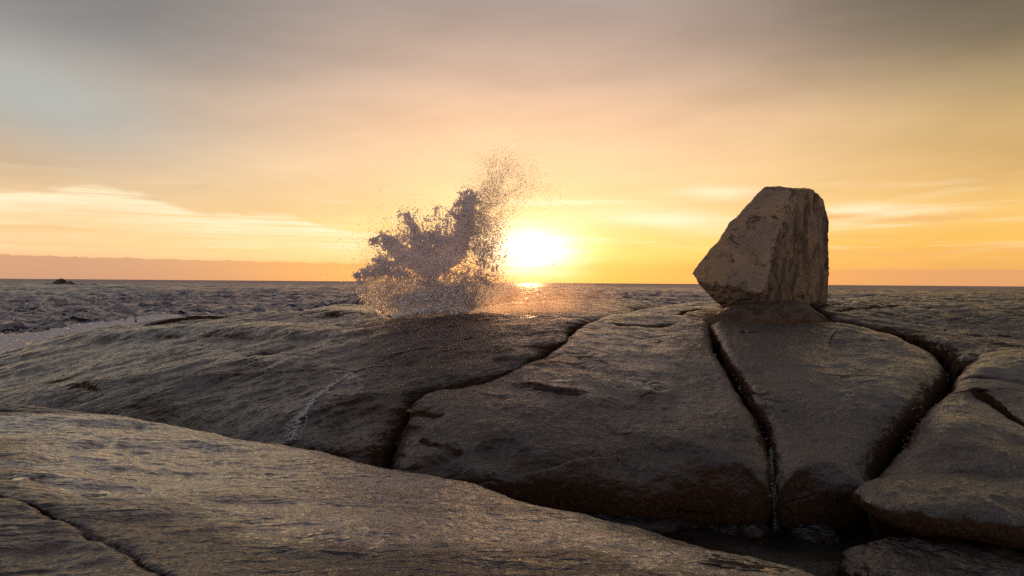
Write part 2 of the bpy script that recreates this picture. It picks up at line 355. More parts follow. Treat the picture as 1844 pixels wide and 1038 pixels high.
def star_solid(name, outline, center, surf, mat, nth=700, nr=200, thick=1.0, bulge=0.0, grooves=(), ledges=(), amp=1.0, seed=0, flow=None, gap=0.0, freq=1.0, edge_rough=.05, pits=.6, rug=1.0):
    """a rounded slab: outline points are (px, py, R, a[, Y]); R rounding width, a drop from crown to widest line"""
    O = []
    for p in outline:
        if p[0] == 'w':
            _, x, y, R, a = p; O.append((x, y, surf(np.array([[x, y]]))[0]-a, R, a)); continue
        px, py, R, a = p[:4]
        if len(p) > 4:
            q = at(px, py, p[4]); z = min(q[2], surf(q[None, :2])[0]) - a*0.6
        else:
            q = hit(px, py, surf); z = q[2] - a
        O.append((q[0], q[1], z, R, a))
    O = catmull(O, nth)
    c = hit(*center, surf) if len(center) == 2 else at(*center); c = c[:2]
    t = np.linspace(0, 1, nth, endpoint=False)
    jit = fbm(np.stack([O[:, 0]*.9, O[:, 1]*.9, np.full(nth, 3.3)], 1), 5, seed=seed+50)*edge_rough
    dirn = O[:, :2]-c; L = np.linalg.norm(dirn, axis=1, keepdims=True)
    O[:, :2] = c + dirn*(1+(jit[:, None]-gap)/L)
    s = (np.arange(1, nr+1)/nr); tt = 1-(1-s)**1.55
    xy = (c[None, None] + tt[:, None, None]*(O[None, :, :2]-c)).reshape(-1, 2)
    # soft nearest boundary distance
    step = max(1, nth//200); Bd = O[::step]; R = np.empty(len(xy)); a = np.empty(len(xy)); E = np.empty(len(xy)); d = np.empty(len(xy))
    A = Bd[:, :2]; Dv = np.roll(A, -1, 0)-A; L2 = (Dv**2).sum(1)+1e-12
    A = A.astype(np.float32); Dv = Dv.astype(np.float32); L2 = L2.astype(np.float32); BB = np.c_[Bd[:, 3], Bd[:, 4], Bd[:, 2]].astype(np.float32)
    def _near(q):
        q = q.astype(np.float32); vx = q[:, :1]-A[:, 0]; vy = q[:, 1:2]-A[:, 1]; tq = np.clip((vx*Dv[:, 0]+vy*Dv[:, 1])/L2, 0, 1)
        vx -= tq*Dv[:, 0]; vy -= tq*Dv[:, 1]; dd = np.sqrt(vx*vx+vy*vy); dm = dd.min(1); w = np.exp(-(dd-dm[:, None])/(0.06+0.25*dm[:, None])); w /= w.sum(1, keepdims=True)
        return np.c_[dm, w@BB]
    nb_ = par(_near, xy, 4000).astype(np.float64); d, R, a, E = nb_.T
    thfull = np.tile(np.arange(nth), nr)
    near = np.exp(-d/0.15); E = E*(1-near)+O[thfull, 2]*near; R = np.maximum(R*(1-near)+O[thfull, 3]*near, .03)
    q = np.clip(d/R, 0, 1); w = np.sqrt(np.clip(1-(1-q)**2, 0, 1))
    C = surf(xy) + bulge*np.clip(d/1.5, 0, 1)**.7
    z = E + w*(np.maximum(C, E+.01)-E)
    for (pts, dep, wid) in grooves:
        ln = np.array([hit(p[0], p[1], surf)[:2] for p in pts]); ln = catmull_open(ln, 60)
        wj = fbm(np.c_[xy*2.2, np.zeros(len(xy))], 3, seed=seed+9)*.05
        dg, pos, _ = poly_dist(xy+wj[:, None], ln); taper = np.clip(np.minimum(pos, 1-pos)*8, 0, 1)**.5
        z = z - dep*taper*np.exp(-(dg/wid)**2) - dep*.25*taper*np.exp(-(dg/(wid*5))**2)
    for (pts, hgt, wid) in ledges:
        ln = np.array([hit(p[0], p[1], surf)[:2] for p in pts]); ln = catmull_open(ln, 60)
        wj = fbm(np.c_[xy*1.7, np.zeros(len(xy))], 4, seed=seed+19)*.06
        dg, pos, sd = poly_dist(xy+wj[:, None], ln); taper = np.clip(np.minimum(pos, 1-pos)*5, 0, 1)
        sg = dg*sd; z = z + hgt*taper/(1+np.exp(-np.clip(sg/.015, -30, 30)))*np.exp(-np.maximum(sg, 0)/wid) - hgt*.5*taper*np.exp(-np.abs(sg+.03)/.05)
    V = np.c_[xy, z].reshape(nr, nth, 3)
    # underside
    nb = 26; sb = np.linspace(0, 1, nb+1)[1:]; tb = 1-sb**1.6*.97
    Vb = []
    for k in range(nb):
        p = c[None]+tb[k]*(O[:, :2]-c); dd = (1-tb[k])*L[:, 0]; wq = np.sqrt(np.clip(1-(1-np.clip(dd/np.maximum(O[:, 3]*1.1, .05), 0, 1))**2, 0, 1))
        Vb.append(np.c_[p, O[:, 2]*(1-wq)+wq*(np.minimum(surf(p)-O[:, 4], surf(p)-.1)-thick)])
    G = np.concatenate([V, np.array(Vb)], 0); nrow = G.shape[0]
    # displace along normals
    du = np.gradient(G, axis=0); dv = np.roll(G, -1, 1)-np.roll(G, 1, 1)
    nn = np.cross(dv, du); nn /= np.linalg.norm(nn, axis=2, keepdims=True)+1e-12
    if np.median(nn[:nr, :, 2]) < 0: nn = -nn
    for k in range(16):
        f_ = k/16; nm = nn[16].mean(0); nn[k] = nn[k]*f_+nm*(1-f_)
        nn[nrow-1-k] = nn[nrow-1-k]*f_+nn[nrow-17].mean(0)*(1-f_)
    P = G.reshape(-1, 3); F3 = P*freq
    if flow is not None:
        cs, sn = math.cos(flow), math.sin(flow); S3 = np.c_[(P[:, 0]*cs+P[:, 1]*sn)*.2, P[:, 1]*cs-P[:, 0]*sn, P[:, 2]]
    else: S3 = F3*np.array([.6, 1, 1])
    disp = 0.075*fbm(F3*.75, 3, seed=seed) + 0.040*fbm(S3*2.2, 4, seed=seed+5)*rug + 0.012*fbm(F3*9, 3, seed=seed+10)*rug
    rg = 1-np.abs(vnoise(S3*3.1+4, seed+20)); disp -= 0.05*np.clip(rg-.86, 0, 1)/.14*np.clip(vnoise(F3*.8, seed+21), 0, 1)
    pit = np.clip(vnoise(F3*5.5, seed+30)-.42, 0, 1); disp -= .10*pit*pits
    big = np.clip(vnoise(F3*1.9+9, seed+31)-.50, 0, 1); disp -= .22*big*pits
    P = P + nn.reshape(-1, 3)*(disp*amp)[:, None]
    V = P; idx = np.arange(nrow*nth).reshape(nrow, nth)
    a0 = idx[:-1]; b0 = idx[1:]; F = np.stack([a0, np.roll(a0, -1, 1), np.roll(b0, -1, 1), b0], -1).reshape(-1, 4)
    ct = V[:nth].mean(0); cb = V[-nth:].mean(0); V = np.vstack([V, ct, cb])
    n0 = nrow*nth; j = np.arange(nth); jn = (j+1) % nth
    cap = np.stack([np.full(nth, n0), jn, j], 1)
    capb = np.stack([np.full(nth, n0+1), idx[-1][j], idx[-1][jn]], 1)
    # area sign: make the top face up
    f = F[len(F)//4]; e1 = V[f[1]]-V[f[0]]; e2 = V[f[2]]-V[f[0]]
    if np.cross(e1, e2)[2] < 0: F = F[:, ::-1]; cap = cap[:, ::-1]; capb = capb[:, ::-1]
    tris = np.vstack([F[:, [0, 1, 2]], F[:, [0, 2, 3]], cap, capb])
    org = np.array([c[0], c[1], float(surf(c[None])[0])-a.mean()])
    return mesh_from(name, V, tris, mat, origin=org)

def catmull_open(P, n):
    P = np.asarray(P, float); Q = np.vstack([2*P[0]-P[1], P, 2*P[-1]-P[-2]]); o = []
    m_ = len(P)-1
    for u in np.linspace(0, m_-1e-6, n):
        i = int(u); t = u-i; p0, p1, p2, p3 = Q[i], Q[i+1], Q[i+2], Q[i+3]
        o.append(0.5*((2*p1)+(-p0+p2)*t+(2*p0-5*p1+4*p2-p3)*t*t+(-p0+3*p1-3*p2+p3)*t**3))
    return np.array(o)

QUICK = 1.0
def rockslab(*a, **k):
    k['nth'] = int(k.get('nth', 700)*QUICK); k['nr'] = int(k.get('nr', 200)*QUICK)
    return star_solid(*a, **k)

# ------------------------------------------------------------------ the slabs
# foreground slab the photographer stands on
F_out = [(-420, 700, 1.2, .5, 9), (-150, 690, 1.2, .5, 9.6), (0, 712, 1.2, .5, 9.9), (150, 730, 1.2, .5, 9.6), (380, 768, 1.2, .5, 8.9), (620, 817, 1.2, .5, 8.0), (800, 856, 1.1, .5, 7.4),
         (900, 874, 1.1, .5, 7.1), (1100, 925, 1.0, .5, 6.45), (1300, 978, 1.0, .5, 5.8), (1530, 1045, .9, .5, 5.05), (1750, 1150, .9, .5, 4.1)]

F_out += [('w', 3.0, 1.2, .8, .5), ('w', 2.6, -1.6, .8, .5), ('w', 0, -2.6, .8, .5), ('w', -4, -2.4, .8, .5), ('w', -8, 0, .8, .5), ('w', -9.5, 4, .8, .5)]
o = rockslab('flat_rock', F_out, (560, 905), GF, M_FORE, nth=1500, nr=480, thick=1.6, seed=1, amp=.6, freq=1.15, flow=.25, pits=.25,
    grooves=[([(-60, 862), (0, 893), (60, 915), (150, 950), (220, 990), (262, 1018), (300, 1045), (340, 1090)], .06, .010),
             ([(60, 838), (130, 812), (200, 790), (240, 770), (246, 752)], .035, .10), ([(-10, 712), (60, 713), (120, 716)], .02, .03)])
tag(o, 'broad wet foreground slab glinting gold, with a thin crack across its lower left corner', 'rock')

# crack lines shared by neighbours
AB = [(1062, 574), (1045, 583), (1030, 597), (1003, 620), (962, 645), (905, 670), (835, 689), (775, 699), (745, 712)]
# A: long streaked slab at left
A_out = [(0, 655, .9, .25, 26), (100, 607, .8, .25, 25.5), (200, 590, .8, .25, 25), (300, 578, .8, .25, 24.5), (420, 569, .8, .25, 23.5), (520, 564, .7, .25, 22.5), (600, 566, .6, .25, 20.5), (672, 570, .5, .25, 18.6),
         (740, 575, .8, .25, 17.0), (850, 572, .8, .25, 17.0), (960, 569, .8, .25, 17.0)]
A_out += [(x, y, r, a_) for (x, y), r, a_ in zip(AB, [.3, .35, .4, .5, .55, .6, .6, .5, .35], [.2, .22, .28, .32, .36, .38, .38, .35, .3])]
A_out += [(728, 745, .5, .35), (712, 770, .6, .4), (696, 830, .8, .5), ('w', -1.75, 8.75, .9, .6), ('w', -3.6, 9.6, 1.0, .6), ('w', -6.5, 11.2, 1.2, .6), ('w', -9.5, 12.9, 1.2, .5), ('w', -14, 15, 1.2, .4), ('w', -20, 18, 1.2, .3), ('w', -22, 22, 1.2, .2)]
o = rockslab('flat_rock', A_out, (640, 665), GM, M_A, nth=1500, nr=420, thick=.9, seed=2, amp=.85, flow=.5, pits=.4, rug=.85, edge_rough=.12,
    grooves=[([(440, 642), (465, 636), (495, 633)], .09, .05), ([(835, 612), (850, 609)], .05, .04), ([(240, 588), (300, 583), (350, 580)], .08, .05)],
    ledges=[([(250, 590), (330, 578), (420, 571)], .12, .8), ([(120, 700), (150, 696), (180, 706)], .10, .3), ([(560, 566), (620, 562), (672, 566)], .10, .6)])
tag(o, 'long streaked dark slab sloping down to the sea, with a white trickle running down it', 'rock')

# B: middle slab
B_out = [(1064, 578, .3, .12), (1085, 575, .35, .12, 17.0), (1120, 571, .5, .15, 17.6), (1200, 577, .5, .15, 17.4), (1274, 584, .3, .15, 17.0), (1284, 612, .22, .2), (1298, 640, .22, .22), (1318, 672, .22, .22), (1345, 715, .24, .25), (1368, 748, .28, .28), (1384, 790, .35, .35), (1386, 830, .6, .5, 9.05), (1378, 868, .9, .62, 8.9),
         (1300, 866, 1.2, .7, 8.95), (1150, 856, 1.3, .7, 8.95), (1000, 842, 1.3, .7, 9.0), (900, 832, 1.2, .65, 9.0), (780, 815, 1.0, .6, 9.0), (704, 812, .6, .5, 8.95), (700, 790, .4, .35, 9.4), (718, 752, .25, .25, 10.2), (736, 738, .2, .15), (735, 722, .2, .15)]
B_out += [(x, y, r, .14) for (x, y), r in list(zip(AB, [.2, .2, .22, .25, .3, .3, .3, .3, .25]))[1:-1][::-1]]
B_out = B_out
o = rockslab('flat_rock', B_out, (1130, 730), GM, M_B, nth=1300, nr=360, thick=.5, seed=3, amp=.8, pits=.3, rug=.55,
    grooves=[([(760, 790), (800, 800), (830, 810)], .06, .05), ([(735, 735), (765, 750), (800, 752)], .05, .04), ([(1105, 582), (1150, 585), (1210, 582)], .16, .10)],
    ledges=[([(1060, 712), (1020, 706), (960, 694), (900, 687)], -.05, .5), ([(1380, 775), (1340, 772), (1300, 770)], .07, .3), ([(1150, 812), (1080, 810), (1000, 815), (930, 830)], .06, .3)])
tag(o, 'broad middle slab with an overhanging rounded brown front edge between two deep cracks', 'rock')

# C: right of the narrow crack
C_out = [(1284, 586, .3, .12, 17.0), (1400, 586, .4, .12, 16.9), (1480, 590, .4, .12, 16.8), (1520, 589, .4, .12, 16.6), (1600, 600, .5, .15, 15.8), (1660, 618, .7, .3, 14.9), (1700, 645, .7, .4, 13.6), (1706, 665, .6, .45, 12.8), (1672, 705, .45, .4), (1632, 742, .45, .4), (1606, 775, .45, .4), (1580, 812, .5, .45), (1562, 850, .6, .5, 8.9),
         (1545, 868, .8, .6, 8.85), (1480, 876, 1.1, .7, 8.85), (1420, 872, .9, .65, 8.9), (1398, 868, .6, .5, 8.95), (1394, 830, .4, .4), (1390, 790, .3, .3), (1376, 750, .25, .25), (1353, 715, .22, .22), (1327, 672, .2, .2), (1308, 640, .2, .2), (1292, 610, .2, .15)]
o = rockslab('flat_rock', C_out, (1475, 720), GM, M_C, nth=1200, nr=330, thick=.5, seed=4, amp=.8, pits=.25, rug=.55,
    grooves=[([(1335, 596), (1350, 600), (1372, 592)], .07, .05)],
    ledges=[([(1655, 624), (1600, 618), (1550, 607), (1510, 596)], .13, .6), ([(1520, 592), (1500, 605), (1492, 622)], .05, .5), ([(1640, 745), (1560, 730), (1480, 745)], .05, .3)])
tag(o, 'wedge shaped grey slab right of the narrow straight crack, in front of the boulder', 'rock')

# D: low dome under the boulder
D_out = [(1250, 577, .9, .32, 17.4), (1280, 560, .9, .3, 18.4), (1320, 548, .9, .2, 19.6), (1380, 542, .9, .2, 20.6), (1440, 543, .8, .2, 20.4), (1462, 552, .6, .2, 19.0), (1478, 565, .5, .22, 18.0), (1492, 583, .4, .22, 17.1), (1400, 586, .7, .34, 17.15), (1290, 586, .7, .34, 17.15)]
o = rockslab('flat_rock', D_out, (1375, 565), GM, M_D, nth=600, nr=140, thick=.8, seed=5, amp=.6, bulge=.16)
tag(o, 'low domed brown slab directly under the big balanced boulder', 'rock')

# E: far right slab
E_out = [(1497, 585, .3, .12, 17.1), (1480, 566, .3, .12, 18.0), (1464, 552, .4, .12, 19.2), (1450, 543, .5, .15, 20.6), (1500, 535, .6, .15, 23), (1560, 532, .7, .2, 25), (1700, 529, .8, .2, 27), (1844, 528, .8, .2, 28), (2050, 528, .8, .2, 27), (2300, 560, .8, .3, 20), (2250, 640, .8, .4, 13.5),
         (2000, 640, .7, .4, 13.2), (1844, 636, .6, .4, 13.2), (1780, 640, .5, .4, 13.1), (1722, 655, .4, .4, 13.0), (1708, 640, .3, .3, 13.9), (1662, 610, .35, .2, 15.3), (1600, 594, .3, .14, 16.2), (1530, 587, .3, .12, 16.9)]
o = rockslab('flat_rock', E_out, (1700, 585), GM, M_E, nth=1100, nr=280, thick=1.0, seed=6, amp=.9,
    grooves=[([(1500, 557), (1550, 553), (1610, 549)], .24, .08), ([(1475, 548), (1510, 545), (1540, 541)], .22, .07), ([(1660, 556), (1675, 552)], .06, .05), ([(1810, 550), (1850, 551), (1900, 552)], .08, .05), ([(1700, 598), (1780, 604), (1844, 606), (1900, 606)], .10, .06)],
    ledges=[([(1700, 600), (1760, 605), (1844, 608), (1950, 610)], -.10, .5)])
tag(o, 'long bluish grey slab along the right horizon behind the wedge shaped slab', 'rock')

# H: right front slab
H_out = [(1740, 655, .6, .3, 13.3), (1790, 632, .7, .25, 14.0), (1850, 627, .7, .25, 14.0), (1980, 630, .7, .3, 13.6), (2150, 680, .7, .4, 12), (2200, 780, .8, .5, 9.5), (2050, 880, .9, .5, 8.1), (1844, 874, .8, .5, 8.15), (1700, 866, .7, .45, 8.25), (1600, 866, .6, .4, 8.3), (1568, 858, .5, .35, 8.4), (1574, 838, .5, .35), (1598, 808, .45, .3), (1628, 775, .4, .25), (1650, 745, .4, .2), (1682, 712, .4, .2), (1712, 683, .4, .25)]
o = rockslab('flat_rock', H_out, (1790, 770), GM, M_C, nth=1000, nr=270, thick=.5, seed=8, amp=.7, pits=.2, rug=.6,
    grooves=[([(1760, 700), (1785, 715), (1815, 738), (1850, 762), (1900, 800)], .22, .07), ([(1725, 676), (1760, 679), (1800, 682), (1850, 690), (1900, 695)], .07, .06)])
tag(o, 'rounded slab at the right edge split by a diagonal crack, above the flat lower boulder', 'rock')
# ------------------------------------------------------------------ back ridge rocks
def flat_surf(pts, lam=.02): return TPS(pts, lam)
GR = TPS(anchors([(840, 572, 18.2), (900, 562, 19.6), (960, 553, 21), (1060, 549, 21.8), (1150, 549, 22), (1200, 553, 21.5), (1040, 572, 18.4), (1000, 565, 19.2), (1110, 568, 18.8), (860, 558, 22), (1100, 556, 20.4), (700, 575, 18.5)]), .05)
o = rockslab('ridge_rock', [(790, 576, .5, .2, 18.6), (860, 560, .5, .2, 21.5), (920, 555, .5, .2, 22.2), (1000, 550, .6, .2, 22.8), (1070, 547, .6, .2, 23.2), (1150, 548, .6, .2, 23.2), (1190, 552, .5, .25, 22.4), (1150, 560, .5, .3, 20.4), (1118, 570, .4, .25, 18.4), (1060, 578, .5, .3, 17.6), (960, 575, .5, .3, 17.6), (850, 578, .5, .3, 17.6)],
    (1000, 562, 20.5), GR, M_E, nth=600, nr=120, thick=1.6, seed=11, amp=.5, bulge=.17)
tag(o, 'sunlit low ridge of rock right of the splash, its crest edged with gold', 'rock')
GR2 = TPS(anchors([(1110, 572, 18.2), (1160, 562, 19.4), (1220, 556, 20.6), (1280, 558, 20.4), (1290, 562, 19.6), (1200, 573, 18.2), (1260, 574, 18.2), (1140, 566, 19)]), .05)
o = rockslab('ridge_rock', [(1098, 574, .3, .15, 18.0), (1130, 562, .4, .15, 19.6), (1180, 557, .4, .15, 20.6), (1240, 554, .4, .15, 21.4), (1296, 557, .4, .2, 21.4), (1310, 568, .4, .2, 19.2), (1262, 580, .4, .25, 17.6), (1180, 577, .4, .25, 17.8)],
    (1200, 565, 19.3), GR2, M_E, nth=450, nr=90, thick=1.4, seed=12, amp=.45, bulge=.12, grooves=[([(1215, 576), (1235, 566), (1262, 560)], .08, .06)])
tag(o, 'small tan rock hump between the middle slab and the boulder', 'rock')
GR3 = TPS(anchors([(1190, 556, 23), (1240, 551, 23.6), (1300, 548, 24), (1360, 546, 24.4), (1250, 556, 22.4), (1330, 556, 22.4)]), .05)
o = rockslab('ridge_rock', [(1165, 557, .3, .2, 22.6), (1210, 551, .4, .2, 24.2), (1260, 549, .4, .2, 24.8), (1330, 546, .4, .2, 25.4), (1420, 546, .4, .2, 25.4), (1420, 556, .4, .2, 22.6), (1300, 562, .4, .25, 21.8), (1220, 562, .4, .25, 21.8)],
    (1290, 553, 23.4), GR3, M_E, nth=400, nr=80, thick=1.6, seed=13, amp=.45, bulge=.16)
tag(o, 'thin dark strip of rock at the waterline just left of the boulder foot', 'rock')
GR4 = TPS(anchors([(560, 560, 21.5), (610, 556, 22.5), (665, 555, 22.5), (672, 560, 20.5), (600, 562, 20), (640, 560, 20.4), (520, 562, 21)]), .05)
o = rockslab('ridge_rock', [(540, 564, .3, .15, 20.6), (560, 555, .3, .15, 22.6), (610, 548, .3, .15, 24), (668, 547, .25, .2, 24), (682, 552, .2, .3, 22.4), (682, 566, .2, .3, 19.6), (620, 570, .4, .2, 18.9), (570, 569, .4, .2, 19.6)],
    (620, 557, 21.4), GR4, M_A, nth=450, nr=90, thick=1.2, seed=14, amp=.45, bulge=.14, ledges=[([(680, 549), (640, 548), (600, 550)], .06, .5)])
tag(o, 'blocky dark rock with a yellowish rim just left of the splash', 'rock')

# ------------------------------------------------------------------ rocks down in the gully
def pebble(name, px, py, y, rx, ry, rz, rot, mat, seed, amp=1.0, sub=6, power=2.4):
    bm = bmesh.new(); bmesh.ops.create_icosphere(bm, subdivisions=sub, radius=1.0)
    V = np.array([v.co[:] for v in bm.verts]); F = np.array([[v.index for v in f.verts] for f in bm.faces]); bm.free()
    n = (np.abs(V)**power).sum(1)**(1/power); V = V/n[:, None]
    Nn = V/np.linalg.norm(V, axis=1, keepdims=True)
    V = V*np.array([rx, ry, rz]); c, s_ = math.cos(rot), math.sin(rot)
    V = np.c_[V[:, 0]*c-V[:, 1]*s_, V[:, 0]*s_+V[:, 1]*c, V[:, 2]]
    q = at(px, py, y)
    P = V+q
    r = min(rx, ry, rz)
    P = P + Nn*((fbm(P/max(r, .3)*.6, 3, seed=seed)*.16*max(r, .3) + fbm(P*4, 4, seed=seed+4)*.022)*amp)[:, None]
    o = mesh_from(name, P, F, mat, origin=q-np.array([0, 0, rz]))
    return o
o = pebble('boulder', 1812, 916, 7.95, 1.66, .9, .265, -.12, M_C, 21, amp=.8, sub=7)
tag(o, 'flat loaf shaped wet boulder jutting in from the right below the cracked slab', 'rock')
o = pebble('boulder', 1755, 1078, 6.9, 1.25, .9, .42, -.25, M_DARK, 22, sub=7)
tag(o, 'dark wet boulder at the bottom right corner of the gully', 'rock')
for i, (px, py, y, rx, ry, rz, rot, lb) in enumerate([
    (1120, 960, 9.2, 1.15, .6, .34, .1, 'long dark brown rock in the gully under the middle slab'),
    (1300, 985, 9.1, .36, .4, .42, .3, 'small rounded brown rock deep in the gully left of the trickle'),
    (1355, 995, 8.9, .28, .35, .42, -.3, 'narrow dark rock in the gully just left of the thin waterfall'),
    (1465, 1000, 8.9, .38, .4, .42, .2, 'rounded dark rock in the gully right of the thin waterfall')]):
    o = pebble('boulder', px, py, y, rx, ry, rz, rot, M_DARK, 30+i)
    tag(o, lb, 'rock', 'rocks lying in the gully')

for i, (px, py, y, r, lb) in enumerate([
    (1352, 726, 10.75, .08, 'fist sized stone wedged halfway down the narrow straight crack'),
    (738, 738, 10.45, .09, 'small stone lodged at the corner where the long slab meets the middle slab'),
    (1655, 738, 10.35, .12, 'rounded stone lodged in the wide diagonal crack at the right')]):
    r *= .65; o = pebble('stone', px, py+3, y, r*1.3, r, r*.7, i*1.3, M_DARK, 50+i, sub=4, power=2.0, amp=1.6)
    tag(o, lb, 'stone', 'stones caught in the cracks', 'thing')

# gully bed and rock mass under the slabs
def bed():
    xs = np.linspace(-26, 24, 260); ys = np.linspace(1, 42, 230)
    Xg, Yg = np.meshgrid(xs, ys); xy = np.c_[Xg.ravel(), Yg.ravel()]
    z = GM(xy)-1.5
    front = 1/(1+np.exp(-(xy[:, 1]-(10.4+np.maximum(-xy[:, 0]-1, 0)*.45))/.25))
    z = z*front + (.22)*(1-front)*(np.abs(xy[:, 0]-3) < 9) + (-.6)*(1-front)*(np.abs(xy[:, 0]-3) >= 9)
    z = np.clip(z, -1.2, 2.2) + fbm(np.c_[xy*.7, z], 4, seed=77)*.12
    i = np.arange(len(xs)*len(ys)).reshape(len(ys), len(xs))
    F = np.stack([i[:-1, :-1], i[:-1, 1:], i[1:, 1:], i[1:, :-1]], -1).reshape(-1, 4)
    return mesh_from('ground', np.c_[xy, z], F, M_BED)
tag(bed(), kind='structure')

# ------------------------------------------------------------------ the balanced boulder
def big_boulder():
    S = [(1378, 337, 19.7), (1420, 339, 19.2), (1460, 341, 19.6), (1478, 360, 19.9), (1486, 388, 20.1), (1489, 430, 20.2), (1489, 500, 20.2), (1487, 545, 20.1), (1355, 360, 19.9), (1330, 386, 19.9), (1300, 430, 19.8), (1278, 464, 19.6), (1255, 489, 19.2),
         (1266, 508, 19.1), (1290, 532, 19.3), (1303, 549, 19.6), (1440, 362, 19.0), (1428, 392, 18.7), (1400, 420, 18.35), (1392, 450, 18.2), (1386, 490, 18.1), (1373, 524, 18.1), (1385, 545, 18.5), (1440, 545, 19.1),
         (1310, 512, 18.5), (1345, 545, 19.0), (1400, 345, 19.3), (1350, 440, 18.75)]
    S = [(1385+(p[0]-1385)*1.035-(5 if p[0] < 1270 else 0), 445+(p[1]-445)*1.02, p[2]) for p in S]
    pts = [at(*p) for p in S] + [at(p[0]+(1385-p[0])*.2, p[1], 21.7) for p in S[:16]]
    bm = bmesh.new()
    for p in pts: bm.verts.new(p)
    bmesh.ops.convex_hull(bm, input=bm.verts[:]); bm.normal_update()
    cen = np.array(at(1395, 460, 19.9)); pl = []
    for f in bm.faces:
        n = np.array(f.normal); d = float(n@(np.array(f.calc_center_median())-cen))
        if d < 0: n, d = -n, -d
        pl.append((*n, d))
    bm.free(); pl = np.array(pl)
    bm = bmesh.new(); bmesh.ops.create_icosphere(bm, subdivisions=8, radius=1.0)
    V = np.array([v.co[:] for v in bm.verts]); F = np.array([[v.index for v in f.verts] for f in bm.faces]); bm.free()
    V /= np.linalg.norm(V, axis=1, keepdims=True)
    r = np.empty(len(V)); k = 22.0
    for i in range(0, len(V), 40000):
        q = V[i:i+40000]@pl[:, :3].T/np.maximum(pl[:, 3], .05)     # 1/r per plane
        q = np.maximum(q, 1e-3); r[i:i+40000] = 1/((q**150).sum(1)**(1/150))
    P = cen+V*r[:, None]
    dsp = fbm(P*.9, 3, seed=60)*.035 + fbm(P*2.4, 5, seed=61)*.045 - .035*np.clip(vnoise(P*1.3+1, 64)*3, -.6, .6) + fbm(P*11, 3, seed=62)*.010
    dsp -= .12*np.clip(vnoise(P*np.array([1.6, 1.6, 1.1])+5, 66)-.35, 0, 1)
    dsp -= .07*np.clip(vnoise(P*5+2, 67)-.40, 0, 1)
    P = P+V*dsp[:, None]
    base = at(1395, 549, 19.8); P = P-np.array([0, 0, .05])
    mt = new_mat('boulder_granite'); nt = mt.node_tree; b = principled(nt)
    geo = nt.nodes.new('ShaderNodeNewGeometry'); Pp = geo.outputs['Position']; px, py, pz = xyz(nt, Pp); nx, ny, nz = xyz(nt, geo.outputs['Normal'])
    big = noise(nt, Pp, .9, 5, .6); med = noise(nt, Pp, 3.2, 6, .7); fine = noise(nt, Pp, 30, 5, .7); grit = noise(nt, Pp, 110, 2, .6)
    c = mix(nt, big.ss(.4, .6), lin(204, 172, 142), lin(178, 158, 140))
    c = mix(nt, med.ss(.54, .68)*.55, c, lin(92, 76, 64))
    # run-off stains, and shade painted darker into the right hand flank
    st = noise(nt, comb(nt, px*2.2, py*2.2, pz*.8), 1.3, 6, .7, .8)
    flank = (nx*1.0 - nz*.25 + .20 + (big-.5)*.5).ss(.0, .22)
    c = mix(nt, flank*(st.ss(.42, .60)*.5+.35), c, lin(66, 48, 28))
    c = mix(nt, noise(nt, Pp, 1.9, 7, .75, .8).ss(.565, .62)*.75, c, lin(46, 38, 32))
    c = mix(nt, fine.ss(.52, .7)*.5, c, lin(60, 50, 44)); c = mix(nt, grit.ss(.56, .7)*.35, c, lin(205, 185, 160))
    c = mix(nt, 1.0, c, (.80, .84, .88, 1), 'MULTIPLY')
    setin(nt, b, 'Base Color', c); b.inputs['Roughness'].default_value = .85; b.inputs['Specular IOR Level'].default_value = .2
    h = noise(nt, Pp, 6, 5, .65)*.09 + noise(nt, Pp, 24, 5, .7)*.045 + noise(nt, Pp, 90, 2, .6)*.006
    bp = nt.nodes.new('ShaderNodeBump'); nt.links.new(h.s, bp.inputs['Height']); bp.inputs['Distance'].default_value = 1; nt.links.new(bp.outputs[0], b.inputs['Normal'])
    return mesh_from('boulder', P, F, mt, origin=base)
tag(big_boulder(), 'tall angular granite boulder balanced on the slabs against the sunset sky', 'boulder')

